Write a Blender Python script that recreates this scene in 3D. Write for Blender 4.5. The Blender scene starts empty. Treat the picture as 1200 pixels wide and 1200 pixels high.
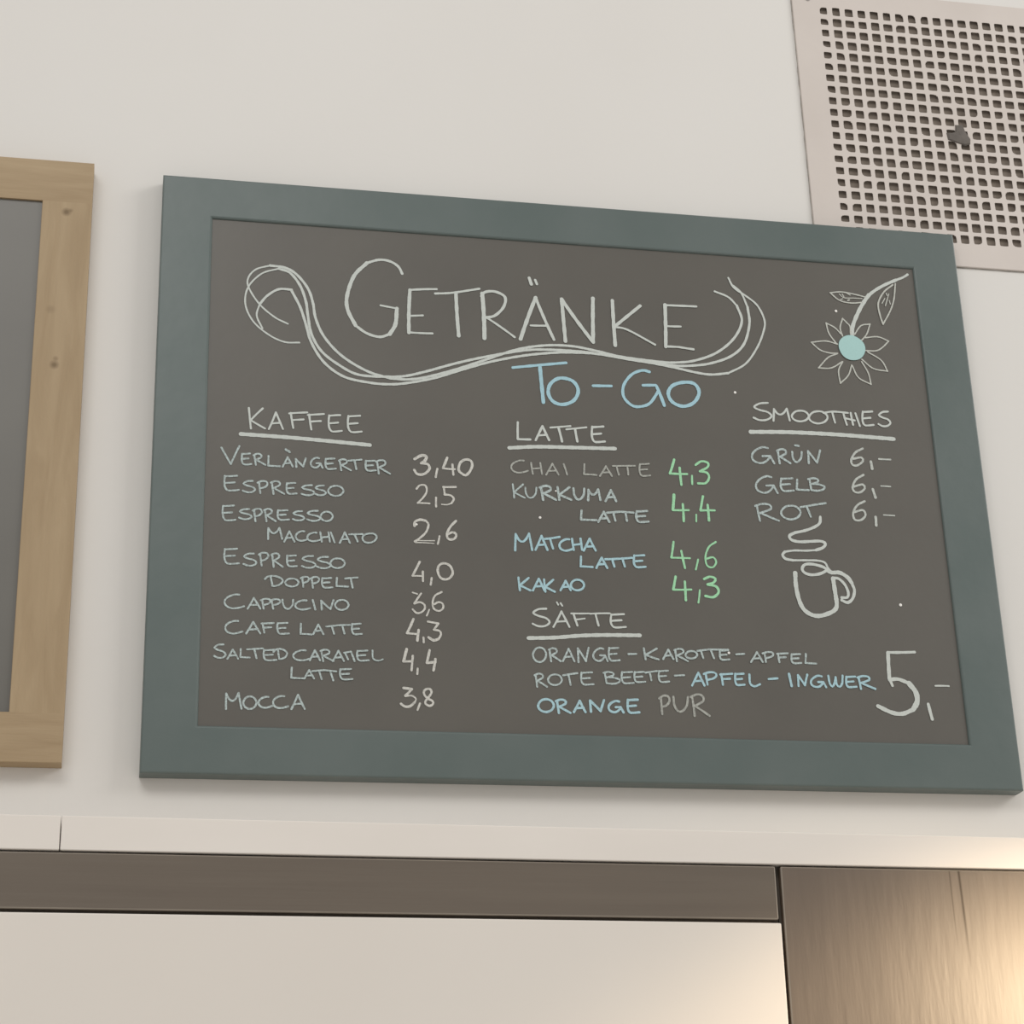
import bpy, bmesh, math, random
from mathutils import Vector, Matrix
random.seed(7)
C = bpy.context.scene.collection
scene = bpy.context.scene

# ------------------------------------------------------------------ camera
# The chalkboard's lower left front corner stands at world (0, -0.02, BZ); the wall is the plane y = 0.
BZ = 2.06
BY = -0.02
cam = bpy.data.cameras.new('camera')
cam.sensor_width = 36.0
cam.lens = 71.16
cam.clip_start = 0.02
co = bpy.data.objects.new('camera', cam)
C.objects.link(co)
right = Vector((0.980773, -0.192799, -0.030209))
down = Vector((0.045035, 0.374223, -0.926245))
fwd = Vector((0.189884, 0.907076, 0.375710))
M = Matrix((right, -down, -fwd)).transposed().to_4x4()
M.translation = Vector((-0.0292, -1.9033 + BY, -0.5033 + BZ))
co.matrix_world = M
scene.camera = co

# ------------------------------------------------------------------ light and exposure
scene.view_settings.view_transform = 'Standard'
scene.view_settings.look = 'None'
scene.view_settings.gamma = 1.0
scene.view_settings.use_curve_mapping = False
scene.view_settings.exposure = 0.0
w = bpy.data.worlds.new('room_daylight')
scene.world = w
w.use_nodes = True
w.node_tree.nodes['Background'].inputs[0].default_value = (1.0, 0.975, 0.945, 1)
w.node_tree.nodes['Background'].inputs[1].default_value = 0.53


def look(o, target):
    d = Vector(target) - o.location
    o.rotation_euler = d.to_track_quat('-Z', 'Y').to_euler()


def area(name, loc, target, sx, sy, power, col):
    l = bpy.data.lights.new(name, 'AREA')
    l.shape = 'RECTANGLE'
    l.size = sx
    l.size_y = sy
    l.energy = power
    l.color = col
    o = bpy.data.objects.new(name, l)
    C.objects.link(o)
    o.location = loc
    look(o, target)
    return o


area('window_daylight', (4.3, -2.3, 4.3), (0.3, 0, 2.4), 2.2, 1.8, 75, (1.0, 0.98, 0.95))
area('ceiling_daylight', (-1.0, -3.4, 4.9), (0.2, 0, 2.4), 2.4, 1.4, 51, (1.0, 0.99, 0.97))
sp = bpy.data.lights.new('bar_lamp', 'SPOT')
sp.energy = 10.2
sp.color = (1.0, 0.77, 0.50)
sp.spot_size = math.radians(116)
sp.spot_blend = 0.32
sp.shadow_soft_size = 0.05
so = bpy.data.objects.new('bar_lamp', sp)
C.objects.link(so)
so.location = (0.93, -0.66, BZ - 0.21)
look(so, (0.86, -0.30, BZ - 0.53))


# ------------------------------------------------------------------ materials
def newmat(name, rough=0.6, spec=0.5):
    m = bpy.data.materials.new(name)
    m.use_nodes = True
    nt = m.node_tree
    b = nt.nodes['Principled BSDF']
    b.inputs['Roughness'].default_value = rough
    b.inputs['Specular IOR Level'].default_value = spec
    return m, nt, b


def noise_mat(name, c1, c2, scale=(5, 5, 5), detail=4, rough=0.6, spec=0.5, lo=0.35, hi=0.65, bump=0.0, bscale=None, dist=0.0):
    m, nt, b = newmat(name, rough, spec)
    N = nt.nodes
    L = nt.links
    tc = N.new('ShaderNodeTexCoord')
    mp = N.new('ShaderNodeMapping')
    mp.inputs['Scale'].default_value = scale
    L.new(tc.outputs['Object'], mp.inputs[0])
    n = N.new('ShaderNodeTexNoise')
    n.inputs['Scale'].default_value = 1.0
    n.inputs['Detail'].default_value = detail
    n.inputs['Distortion'].default_value = dist
    L.new(mp.outputs[0], n.inputs['Vector'])
    r = N.new('ShaderNodeValToRGB')
    r.color_ramp.elements[0].position = lo
    r.color_ramp.elements[1].position = hi
    r.color_ramp.elements[0].color = (*c1, 1)
    r.color_ramp.elements[1].color = (*c2, 1)
    L.new(n.outputs['Fac'], r.inputs[0])
    L.new(r.outputs[0], b.inputs['Base Color'])
    if bump:
        n2 = N.new('ShaderNodeTexNoise')
        n2.inputs['Scale'].default_value = 1.0
        n2.inputs['Detail'].default_value = 3
        mp2 = N.new('ShaderNodeMapping')
        mp2.inputs['Scale'].default_value = bscale or scale
        L.new(tc.outputs['Object'], mp2.inputs[0])
        L.new(mp2.outputs[0], n2.inputs['Vector'])
        bp = N.new('ShaderNodeBump')
        bp.inputs['Strength'].default_value = bump
        bp.inputs['Distance'].default_value = 0.002
        L.new(n2.outputs['Fac'], bp.inputs['Height'])
        L.new(bp.outputs[0], b.inputs['Normal'])
    return m


def add_marks(m, marks, col):
    """small dark knots of a given place (object coordinates) and radius"""
    nt = m.node_tree
    N = nt.nodes
    L = nt.links
    b = N['Principled BSDF']
    src = b.inputs['Base Color'].links[0].from_socket
    tc = N.new('ShaderNodeTexCoord')
    for (x, y, z, r, f) in marks:
        d = N.new('ShaderNodeVectorMath')
        d.operation = 'DISTANCE'
        d.inputs[1].default_value = (x, y, z)
        L.new(tc.outputs['Object'], d.inputs[0])
        mr = N.new('ShaderNodeMapRange')
        mr.inputs[1].default_value = r * 0.25
        mr.inputs[2].default_value = r
        mr.inputs[3].default_value = f
        mr.inputs[4].default_value = 0.0
        L.new(d.outputs['Value'], mr.inputs[0])
        mx = N.new('ShaderNodeMix')
        mx.data_type = 'RGBA'
        L.new(mr.outputs[0], mx.inputs[0])
        L.new(src, mx.inputs[6])
        mx.inputs[7].default_value = (*col, 1)
        src = mx.outputs[2]
    L.new(src, b.inputs['Base Color'])


WALL = noise_mat('wall_paint', (0.730, 0.707, 0.672), (0.745, 0.724, 0.690), (3, 3, 3), 3, 0.75, 0.3, bump=0.05, bscale=(90, 90, 90))
FLOOR = noise_mat('floor_tile', (0.66, 0.64, 0.60), (0.74, 0.72, 0.68), (2, 2, 2), 4, 0.5)
TRIM = noise_mat('trim_paint', (0.79, 0.735, 0.675), (0.82, 0.765, 0.705), (4, 4, 14), 3, 0.55, 0.4)
TEAL = noise_mat('teal_paint', (0.092, 0.122, 0.115), (0.110, 0.138, 0.131), (9, 9, 9), 5, 0.38, 0.6, bump=0.12, bscale=(60, 60, 60))
SLATE = noise_mat('slate_paint', (0.096, 0.089, 0.076), (0.107, 0.099, 0.084), (6, 6, 6), 5, 0.40, 0.6, bump=0.05, bscale=(120, 120, 120))
SLATE_PLAIN = noise_mat('plain_slate_paint', (0.122, 0.115, 0.100), (0.134, 0.127, 0.110), (6, 6, 6), 5, 0.40, 0.6)
PINE_V = noise_mat('pine_upright_grain', (0.335, 0.240, 0.138), (0.425, 0.318, 0.195), (55, 55, 7), 9, 0.6, 0.4, 0.25, 0.75, bump=0.3, bscale=(200, 200, 22), dist=0.8)
PINE_H = noise_mat('pine_level_grain', (0.335, 0.240, 0.138), (0.425, 0.318, 0.195), (7, 55, 55), 9, 0.6, 0.4, 0.25, 0.75, bump=0.3, bscale=(22, 200, 200), dist=0.8)
GAP_SHADE = noise_mat('plate_gap_shade', (0.30, 0.28, 0.25), (0.52, 0.48, 0.44), (60, 60, 60), 3, 0.9, 0.1)  # dark tone painted in for the shaded gap around the plate
PLATE = noise_mat('grille_paint', (0.615, 0.555, 0.51), (0.655, 0.595, 0.55), (8, 8, 8), 4, 0.6, 0.4, bump=0.1, bscale=(70, 70, 70))
DUCT_SHADE = noise_mat('duct_shade_sheet', (0.215, 0.180, 0.150), (0.255, 0.215, 0.18), (40, 40, 40), 3, 0.9, 0.1)  # brown tone that stands for the dimness inside the duct
LUMP = noise_mat('grey_lump', (0.135, 0.12, 0.108), (0.165, 0.147, 0.132), (90, 90, 90), 3, 0.8, 0.2)
SCREW = noise_mat('screw_paint', (0.38, 0.35, 0.33), (0.45, 0.42, 0.40), (200, 200, 200), 2, 0.5)
OAK_H = noise_mat('dark_oak_fascia', (0.135, 0.108, 0.083), (0.155, 0.126, 0.097), (3, 40, 60), 6, 0.42, 0.5, 0.3, 0.7, bump=0.1, bscale=(5, 200, 200))
OAK_V = noise_mat('dark_oak_door', (0.115, 0.082, 0.056), (0.136, 0.098, 0.068), (60, 60, 9), 6, 0.42, 0.9, 0.3, 0.75, bump=0.09, bscale=(170, 170, 24), dist=0.6)
OAK_EDGE = noise_mat('dark_oak_edge', (0.25, 0.215, 0.175), (0.29, 0.25, 0.205), (30, 30, 30), 3, 0.45)
DARK = noise_mat('cabinet_core', (0.12, 0.10, 0.08), (0.14, 0.115, 0.09), (9, 9, 9), 2, 0.8)
CREAM = noise_mat('cream_panel', (0.77, 0.715, 0.65), (0.785, 0.73, 0.665), (5, 5, 5), 3, 0.4, 0.5)


def chalk(name, col, bare=(0.15, 0.15, 0.14), amount=0.55):
    return noise_mat(name, tuple(c * (1 - amount) + b * amount for c, b in zip(col, bare)), col, (620, 620, 620), 4, 0.9, 0.1, 0.30, 0.60)


def add_cracks(m, cracks, col):
    """thin dark splits along the grain: x = x0 + k (z - z0), from z0 down to z1, in object coordinates"""
    nt = m.node_tree
    N, L = nt.nodes, nt.links
    b = N['Principled BSDF']
    src = b.inputs['Base Color'].links[0].from_socket
    tc = N.new('ShaderNodeTexCoord')
    sx = N.new('ShaderNodeSeparateXYZ')
    L.new(tc.outputs['Object'], sx.inputs[0])

    def mth(op, a, c, c2=None):
        n = N.new('ShaderNodeMath')
        n.operation = op
        for i, v in enumerate((a, c, c2)):
            if v is None:
                continue
            if isinstance(v, (int, float)):
                n.inputs[i].default_value = v
            else:
                L.new(v, n.inputs[i])
        return n.outputs[0]
    for (x0, z0, z1, k, hw, f) in cracks:
        line = mth('MULTIPLY_ADD', sx.outputs['Z'], k, x0 - k * z0)
        d = mth('ABSOLUTE', mth('SUBTRACT', sx.outputs['X'], line), 0)
        mr = N.new('ShaderNodeMapRange')
        mr.inputs[1].default_value = 0.0
        mr.inputs[2].default_value = hw
        mr.inputs[3].default_value = f
        mr.inputs[4].default_value = 0.0
        L.new(d, mr.inputs[0])
        fade = N.new('ShaderNodeMapRange')
        fade.inputs[1].default_value = z1
        fade.inputs[2].default_value = z1 + 0.6 * (z0 - z1)
        L.new(sx.outputs['Z'], fade.inputs[0])
        mx = N.new('ShaderNodeMix')
        mx.data_type = 'RGBA'
        L.new(mth('MULTIPLY', mr.outputs[0], fade.outputs[0]), mx.inputs[0])
        L.new(src, mx.inputs[6])
        mx.inputs[7].default_value = (*col, 1)
        src = mx.outputs[2]
        inv = mth('SUBTRACT', 1.0, mth('MULTIPLY', mth('MULTIPLY', mr.outputs[0], fade.outputs[0]), 0.9))
        prev = b.inputs['Specular IOR Level'].links[0].from_socket if b.inputs['Specular IOR Level'].links else b.inputs['Specular IOR Level'].default_value
        L.new(mth('MULTIPLY', inv, prev), b.inputs['Specular IOR Level'])
    L.new(src, b.inputs['Base Color'])


INK = {
    'white': chalk('white_chalk', (0.60, 0.635, 0.60), amount=0.12),
    'chalk': chalk('soft_white_chalk', (0.51, 0.60, 0.59), amount=0.62),
    'grey': chalk('faint_grey_chalk', (0.45, 0.46, 0.42), amount=0.6),
    'price': chalk('warm_white_chalk', (0.66, 0.65, 0.60), amount=0.4),
    'price2': chalk('cool_white_chalk', (0.56, 0.59, 0.55), amount=0.35),
    'petal': chalk('thin_white_chalk', (0.56, 0.57, 0.52), amount=0.25),
    'blue': chalk('blue_chalk', (0.40, 0.62, 0.70), amount=0.14),
    'paleblue': chalk('pale_blue_chalk', (0.43, 0.64, 0.70), amount=0.32),
    'green': chalk('green_chalk', (0.38, 0.74, 0.45), amount=0.25),
    'disc': chalk('aqua_chalk', (0.42, 0.64, 0.62), amount=0.06),
    'dot': chalk('bright_chalk', (0.88, 0.86, 0.82), amount=0.0),
}


# ------------------------------------------------------------------ helpers
def mesh_obj(name, bm, mats, parent=None, loc=None):
    me = bpy.data.meshes.new(name)
    bm.normal_update()
    bm.to_mesh(me)
    bm.free()
    for m in (mats if isinstance(mats, (list, tuple)) else [mats]):
        me.materials.append(m)
    o = bpy.data.objects.new(name, me)
    C.objects.link(o)
    if parent is not None:
        o.parent = parent
    if loc is not None:
        o.location = loc
    return o


def thing(name, label, cat, loc, group=None):
    o = bpy.data.objects.new(name, None)
    o.empty_display_size = 0.05
    C.objects.link(o)
    o.location = loc
    o['label'] = label
    o['category'] = cat
    if group:
        o['group'] = group
    return o


def structure(o):
    o['kind'] = 'structure'
    return o


def box(bm, x0, x1, y0, y1, z0, z1, bevel=0.0, seg=2, mat=0):
    r = bmesh.ops.create_cube(bm, size=1.0)
    for v in r['verts']:
        v.co = Vector((x0 + (v.co.x + .5) * (x1 - x0), y0 + (v.co.y + .5) * (y1 - y0), z0 + (v.co.z + .5) * (z1 - z0)))
    fs = set(f for v in r['verts'] for f in v.link_faces)
    for f in fs:
        f.material_index = mat
    if bevel:
        es = list(set(e for v in r['verts'] for e in v.link_edges))
        bmesh.ops.bevel(bm, geom=es, offset=bevel, segments=seg, affect='EDGES', profile=0.5)


def quad(bm, pts, mat=0):
    f = bm.faces.new([bm.verts.new(p) for p in pts])
    f.material_index = mat
    return f


def ring_frame(bm, outer, inner, y_front, y_back, y_lip, bev=0.0015):
    """one picture-frame moulding: outer and inner rectangles (x0, z0, x1, z1), small rounded edges"""
    def rect(r, d):
        return [(r[0] - d, r[1] - d), (r[2] + d, r[1] - d), (r[2] + d, r[3] + d), (r[0] - d, r[3] + d)]
    loops = []
    prof = [(outer, 0, y_back), (outer, 0, y_front + bev), (outer, -bev * .3, y_front + bev * .3), (outer, -bev, y_front),
            (inner, .0026, y_front), (inner, .0013, y_front + .0004), (inner, .0004, y_front + .0013), (inner, 0, y_front + .0026), (inner, 0, y_lip)]
    for r, d, y in prof:
        loops.append([bm.verts.new((x, y, z)) for x, z in rect(r, d)])
    for a, b in zip(loops, loops[1:]):
        for i in range(4):
            j = (i + 1) % 4
            bm.faces.new((a[i], a[j], b[j], b[i]))
    bmesh.ops.recalc_face_normals(bm, faces=bm.faces)


def catmull(P, closed, step):
    n = len(P)
    out = []
    rng = range(n if closed else n - 1)
    for i in rng:
        if closed:
            p0, p1, p2, p3 = P[(i - 1) % n], P[i], P[(i + 1) % n], P[(i + 2) % n]
        else:
            p1, p2 = P[i], P[i + 1]
            p0 = P[i - 1] if i else (2 * p1[0] - p2[0], 2 * p1[1] - p2[1])
            p3 = P[i + 2] if i + 2 < n else (2 * p2[0] - p1[0], 2 * p2[1] - p1[1])
        d = math.hypot(p2[0] - p1[0], p2[1] - p1[1])
        k = max(2, int(d / step))
        for q in range(k):
            t = q / k
            r = []
            for a in (0, 1):
                r.append(0.5 * (2 * p1[a] + (p2[a] - p0[a]) * t + (2 * p0[a] - 5 * p1[a] + 4 * p2[a] - p3[a]) * t * t
                                + (3 * p1[a] - p0[a] - 3 * p2[a] + p3[a]) * t ** 3))
            out.append(tuple(r))
    if not closed:
        out.append(P[-1])
    return out


def ribbon(bm, P, w, closed, y):
    """a chalk line of width w (mm) along P (mm on the board), a little raised above the board at y"""
    n = len(P)
    h = w * 0.5
    ph = random.random() * 6.28
    Lr, Rr = [], []
    s = 0.0
    for i in range(n):
        a = P[i - 1] if (i or closed) else P[i]
        b = P[(i + 1) % n] if (i < n - 1 or closed) else P[i]
        dx, dz = b[0] - a[0], b[1] - a[1]
        l = math.hypot(dx, dz) or 1
        nx, nz = -dz / l, dx / l
        if i:
            s += math.hypot(P[i][0] - P[i - 1][0], P[i][1] - P[i - 1][1])
        k = h * (1 + 0.07 * math.sin(s * 0.55 + ph) + 0.05 * math.sin(s * 1.7 + 2 * ph))
        Lr.append((P[i][0] + nx * k, P[i][1] + nz * k))
        Rr.append((P[i][0] - nx * k, P[i][1] - nz * k))
    V = lambda p, yy: bm.verts.new((p[0] * .001, yy, p[1] * .001))
    top_l = [V(p, y - 0.00012 * i / n) for i, p in enumerate(Lr)]
    top_r = [V(p, y - 0.00012 * i / n) for i, p in enumerate(Rr)]
    loops = n if closed else n - 1
    for i in range(loops):
        j = (i + 1) % n
        bm.faces.new((top_l[i], top_r[i], top_r[j], top_l[j]))
    if not closed:
        for end, sg in ((0, -1), (n - 1, 1)):
            cx, cz = P[end]
            ye = top_l[end].co.y
            a0 = math.atan2(Lr[end][1] - cz, Lr[end][0] - cx)
            rr = math.hypot(Lr[end][0] - cx, Lr[end][1] - cz)
            arc = [top_l[end]]
            for q in range(1, 6):
                a = a0 - sg * math.pi * q / 6
                arc.append(V((cx + rr * math.cos(a), cz + rr * math.sin(a)), ye))
            arc.append(top_r[end])
            bm.faces.new(arc if sg > 0 else arc[::-1])


def chalk_mesh(bm, enc, y0):
    """enc: strokes 'kind width: x,z x,z ...' in millimetres from the board's lower left corner"""
    q = 0
    for st in enc.split(';'):
        hd, body = st.split(':')
        kind, w = hd[0], float(hd[1:])
        P = [tuple(float(c) for c in p.split(',')) for p in body.split()]
        if kind == 'l':
            for a, b in zip(P, P[1:]):
                d = math.hypot(b[0] - a[0], b[1] - a[1])
                k = max(2, int(d / 3))
                bx, bz = -(b[1] - a[1]) / (d or 1), (b[0] - a[0]) / (d or 1)
                bow = random.uniform(-.012, .012) * d
                pts = []
                for i in range(k + 1):
                    t = i / k
                    o = bow * 4 * t * (1 - t)
                    pts.append((a[0] + (b[0] - a[0]) * t + bx * o, a[1] + (b[1] - a[1]) * t + bz * o))
                ribbon(bm, pts, w, False, y0 - 0.000012 * (q % 40))
                q += 1
        else:
            ribbon(bm, catmull(P, kind == 'o', 1.6), w, kind == 'o', y0 - 0.000012 * (q % 40))
            q += 1
    bmesh.ops.recalc_face_normals(bm, faces=bm.faces)
    for f in bm.faces:
        if f.normal.y > 0:
            f.normal_flip()


CHALK = [
    ('heading_lettering', 'white', 'c2.96:257.4,557.8 253.2,566.2 244,571.9 232.4,572.8 219.2,567.9;c4.07:219.2,567.9 205.4,551.3 197.8,526.6 198.5,509.6 206.9,491.5;c3.08:206.9,491.5 219,483.1 232.6,479.8 243.3,483.9;c4.26:243.3,483.9 249.5,496.2 251.2,515.1;l2.33:251.2,515.1 233.6,517.6;l3.87:265.6,538.5 263.9,487;l2.55:294.7,541.7 265.3,538.5;l2.33:263.9,487.4 289.2,487.8;l2.34:264.9,507.2 279.1,508.7;c2.57:293.1,536.2 311.8,538.5 341.6,545.6;l3.9:315.7,538.8 317.7,487;l4.5:344.6,540.1 345.7,485.9;c3.19:343.7,536.5 347.8,542 358.8,543.4 369.6,537.5 367.7,525.3 358,514.2 347.8,510.9;l2.46:347.8,511.7 378.8,489.5;l4.2:385.3,487.7 403.6,539.2;l3.37:403.6,539.2 422.2,489.4;l2.38:396.9,504.9 413.4,505.7;l3.42:397.3,563.2 399.4,555.5;l2.82:403.9,561.1 405.7,556;l4.02:434.8,488.5 432.6,539.6;l3.98:432.6,539.6 465.7,489.3;l4.24:465.7,489.3 467.8,543;l3.99:489.7,542 490.2,487.1;l3.62:520.9,537.7 489.7,509.1;c2.41:488.9,509.6 504.8,507.2 535.1,491;l4.03:549.4,541 547.1,489.3;l2.67:550.2,540.6 585.2,541.5;l2.62:547.1,489.6 562.4,489.9 578.4,488.2;l2.44:550.2,514.7 565.6,515.3'),
    ('flourish', 'white', 'c1.91:135.3,488.5 121.1,495.6 105.2,509.6 93.6,528.3 92.7,540.1 100.7,551 115.7,556.8;c2.89:115.7,556.8 132.3,555.2 144.5,547.5 156,532.1 161.4,515.4 164.5,497 173.7,475.8 191.8,455.2 217.3,439.4 239.9,432.6 252,431.5 264.1,431.9 282.3,435.8 313.1,446.5 344.1,459.4 380.2,474.6 411.7,481.8 441.7,483 469.9,478.9 496.6,473.8 539.5,470.6 558.8,471 580,475 605,486.2 625.9,505.1 636.6,527 632.3,546.2;c2.38:632.3,546.2 623.1,556.2 607.9,562.2;c1.9:147.5,467.3 131.9,467 115.4,474.3 98.8,489 90.3,508.6 92.9,529.1 106.8,546.3 124.8,553.7;c2.92:124.8,553.7 136.9,549.5 147.7,534.9 153.9,516.6 156.2,499.8 160.2,478.2 170.8,458.8 188.8,444.2 209.8,433.9 239.9,433.4 259.6,435.5 282.4,442.5 313.2,453.7 344.2,463.2 388,474.2 416.3,477 444.6,477.2 466.6,476.1 498.1,472.2 523.5,469.5 555.3,467 576.3,468.4 597.6,472.7 621,482.9 636.9,498.8 645.1,524 644.6,545.3;c2.28:644.6,545.3 638.5,562.7 630,571;c1.9:108.6,481.3 102.4,496 105.2,509.6;c2.69:105.2,509.6 113.2,520.4 125.1,528.9 138.7,529.4;c2.92:138.7,528.2 147.9,509.4 154.1,489.5 160.2,468.1 173.8,445.7 194.8,430.5 221.8,425.3 241.3,424.7 259.5,427 289.9,434.9 320.7,446.9 351.8,458.3 387.8,467.9 419.3,473.4 442.9,475.4 469.8,475.4 506,471 531.4,468.3 555.2,464.7 579,460.3 596.6,458.8 616.2,461.8;c2.27:616.2,461.8 636.7,474.4 651.3,494.5 660.3,514.5 663.1,529.7 656.3,547.9 643.2,559.5 630.6,568.4 624.9,580.5'),
    ('subheading_lettering', 'blue', 'l3.15:375.7,453 434.5,462.5;l4.07:405.4,457.2 407.7,413.9;o3.88:426.7,443.7 416.3,436.2 413.5,425.1 418.6,415.4 429.3,412.7 441.3,418.4 446.5,430.5 440.7,441.2;l3.15:463.2,437 483.4,437.9;c3.25:526.8,457.7 518.9,458.9 506.7,453 497.2,439.6 496.5,426 504.7,416.4 514.1,415.3 525.4,420.2 535.8,435.3;l3.18:518.7,441 533,441.9;l3.55:533.8,441.1 541.2,418.3;o3.96:563.7,447.3 551.4,442.2 546.5,432.5 551,422.6 562.7,418.6 575,424.1 581.4,436.4 576.5,446.4'),
    ('flower_drawing', 'petal', 'c1.62:753.2,516.7 751.3,527.2 755.3,538.9;c1.62:755.3,538.9 760.2,533.5 763.1,529.5 762.8,519.5;c1.61:744.9,506.9 737.4,519.1 735.2,531.8;c1.62:735.2,531.8 744.8,526.8 751.4,519.4;c1.61:746.2,506.2 732.5,509.1 715.6,506.3;c1.6:715.6,506.3 724.8,497.7 735.1,494.6 745.1,494.6;c1.6:744.6,494.1 733.2,488.4 721.1,475;c1.59:721.1,475 736,476 749.8,484.6;c1.59:750.1,484.6 744.3,473 744.9,457.7;c1.6:744.9,457.7 755.1,468.1 760.4,481.1;c1.6:761,480.4 766.9,466.1 780.8,458.6;c1.6:780.8,458.6 778.9,472.5 772.5,486.1;c1.61:773.2,489 785.5,478.5 802,476.1;c1.61:802,476.1 796,489.1 780.9,498.7;c1.62:775.7,500.4 790.5,500.7 799,505.6 807.3,514;c1.62:807.3,514 795,518.5 780,516.4;c1.62:773.4,510.9 781.8,520.8 787.2,534;c1.63:787.2,534 776.1,531.1 767.6,519.8;c1.63:780.4,560.9 766.7,559.2 753.5,561.8 743.5,570.5;c1.64:743.5,570.5 757.2,572.5 773.2,570.5 784.5,568.1;c1.16:754.3,569.8 759.2,565.4 770.1,565.6 780.9,565.8;l1.16:757.7,570.1 759.3,566.6;l1.27:763.8,571 767,569.3;l1.69:763.7,562.3 765.5,563;l1.27:755.2,562.7 757.7,563.8;c1.91:819.8,586.3 807.8,575.9 799.7,560.8 800.5,545 802.8,534.8;c1.7:802.8,534.8 813.5,553.2 819.2,568.1 823,588;l1.17:813.7,574.2 808,558.5;l1.17:808.3,568 804.2,561.2;l1.17:813.5,565.5 814.1,561.2;l1.28:810.6,574.7 811.4,571.9'),
    ('flower_stem', 'white', 'c4.42:764.6,517.4 766.9,531.2 775.2,549 783.3,562.5 789.6,571;c3.63:789.6,571 798.5,578.2 810.1,585.6 824.6,593;c2.79:824.6,593 833.2,596.9 839.2,601'),
    ('mug_drawing', 'white', 'c3.12:706.8,296.7 705.6,289.8 699.6,284.9 689.2,280.4 676.6,277;c3.29:676.6,277 670.2,273.3 672,268.8 680.2,266.9 692.5,267.8 704.8,268.6 709.6,265.9 706.4,261.3 698.3,258.1;c2.31:698.3,258.1 687.1,257 673.8,256.6 663.7,254.8;c3.07:663.7,254.8 660.6,251.3 663.5,246.9 671.7,245.4;c2.31:671.7,245.4 686.1,246 699.4,246.2 707,244.3 709.8,238.8 712.8,234.4;c3.26:708.6,237.4 702.2,240.1 692.4,242 684.6,241.1 681.1,236.4 683.2,232 690.2,229.8 699.2,231 706.1,234.1 709.7,237.1;c4.43:709.5,235.4 713.8,233.3 722.7,233.5 731.1,228.4 734.9,222.4;c3.26:734.9,222.4 737.2,214.1 734.3,205 728.3,200.1 721.9,202.5;c3.07:715.4,227.2 720.9,226.6 727,220.4 730,211.5 728.3,205.9 722.2,205.4;c4.64:672.9,231 672.5,217 674.5,201.5 679,190.6 687.3,184.9 696,184.1 706.1,187.2 713.1,191.4 715.9,197.6 715.3,212.1 714.5,226.6'),
    ('section_heading_lettering', 'white', 'l2.11:96.2,388.5 98.7,365.4;l2.11:110.4,388.8 97.8,374.1;l2.11:97.8,375.1 113.1,366.2;l2.13:117,365.7 124,385 131.5,366.6;l2.12:119.8,372.3 128.8,373.6;l2.12:139.3,385.3 142.1,368.4;l2.14:137.8,384.7 156.4,386.9;l2.13:140.5,377.3 152.7,378.7;l2.13:158.4,384.7 160.8,367.6;l2.14:157.1,384.1 173.7,386.2;l2.14:159.4,376.6 170.4,377.9;c2.13:179.2,385 178.6,377.8 179.2,371.2 181.5,367.1 185.4,366.8 192.3,368;l2.15:179.2,384.5 190.6,385.9;l2.14:179.5,375.9 188.4,377.2;c2.14:199.2,385.5 198.6,378.2 199.2,371.6 201.6,367.6 205.7,367.2 213,368.4;l2.15:199.2,384.9 211.3,386.4;l2.15:199.5,376.4 208.9,377.7'),
    ('heading_underline', 'white', 'c4.25:88.6,358.6 135.5,357.6 177.8,355.8 221.6,353.6'),
    ('menu_lettering', 'chalk', 'l1.99:69.2,342.3 79.1,324.5 87.3,344.9;c1.99:90.3,336.7 90,332 90.4,327.7 92.1,325.1 94.9,324.8 99.8,325.6;l2:90.3,336.3 98.4,337.3;l2:90.6,330.8 96.9,331.6;l2:102.5,336.1 104.4,324.9;c2:101.8,335.6 105.4,337.3 109.1,336.8 109.9,333.8 104.3,330.4;l2:104.3,330.8 114.1,325.4;l2:117.2,335.6 117,324.8;l2:117,324.8 128.9,324.7;l2.01:131.7,324.4 136.7,335.2 142,325;l2.01:133.7,328.1 140.1,328.9;l2.38:134.6,343.9 135.9,342.8;l2.38:137.6,342.1 138.7,341;l2.01:145.7,324.7 145,333.7;l2.01:145,333.7 152.8,325.6;l2.01:152.8,325.6 155.3,334.8;c2.01:169,335.8 166.2,336.3 162.4,334.1 160.3,330.3 161.2,326.7 164.4,325 167.5,325.8 170.6,329.7;l2.02:166.2,330 170.3,330.2 172.6,325.2;c2.02:175.9,335.7 175.5,331.1 175.9,326.9 177.7,324.4 180.7,324.2 186.2,325;l2.02:175.9,335.3 184.9,336.3;l2.02:176.1,329.9 183.1,330.8;l2.02:190,334.7 191.8,323.4;c2.03:189.3,334.2 193,335.9 196.7,335.3 197.5,332.4 191.8,329;l2.02:191.8,329.3 201.7,323.9;l2.03:199.4,334.7 212.7,336.5;l2.02:205.4,335.4 207.4,325.6;c2.03:217.4,335.5 216.9,331.1 217.3,327.1 219.1,324.7 222.2,324.5 227.7,325.3;l2.04:217.4,335.2 226.5,336.1;l2.03:217.6,330 224.7,330.9;l2.03:228.7,335.6 230.6,321.6;c2.04:227.8,335 232.2,337 236.6,336.4 237.5,332.7 230.7,328.5;l2.03:230.7,329 242.4,322.2'),
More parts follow.
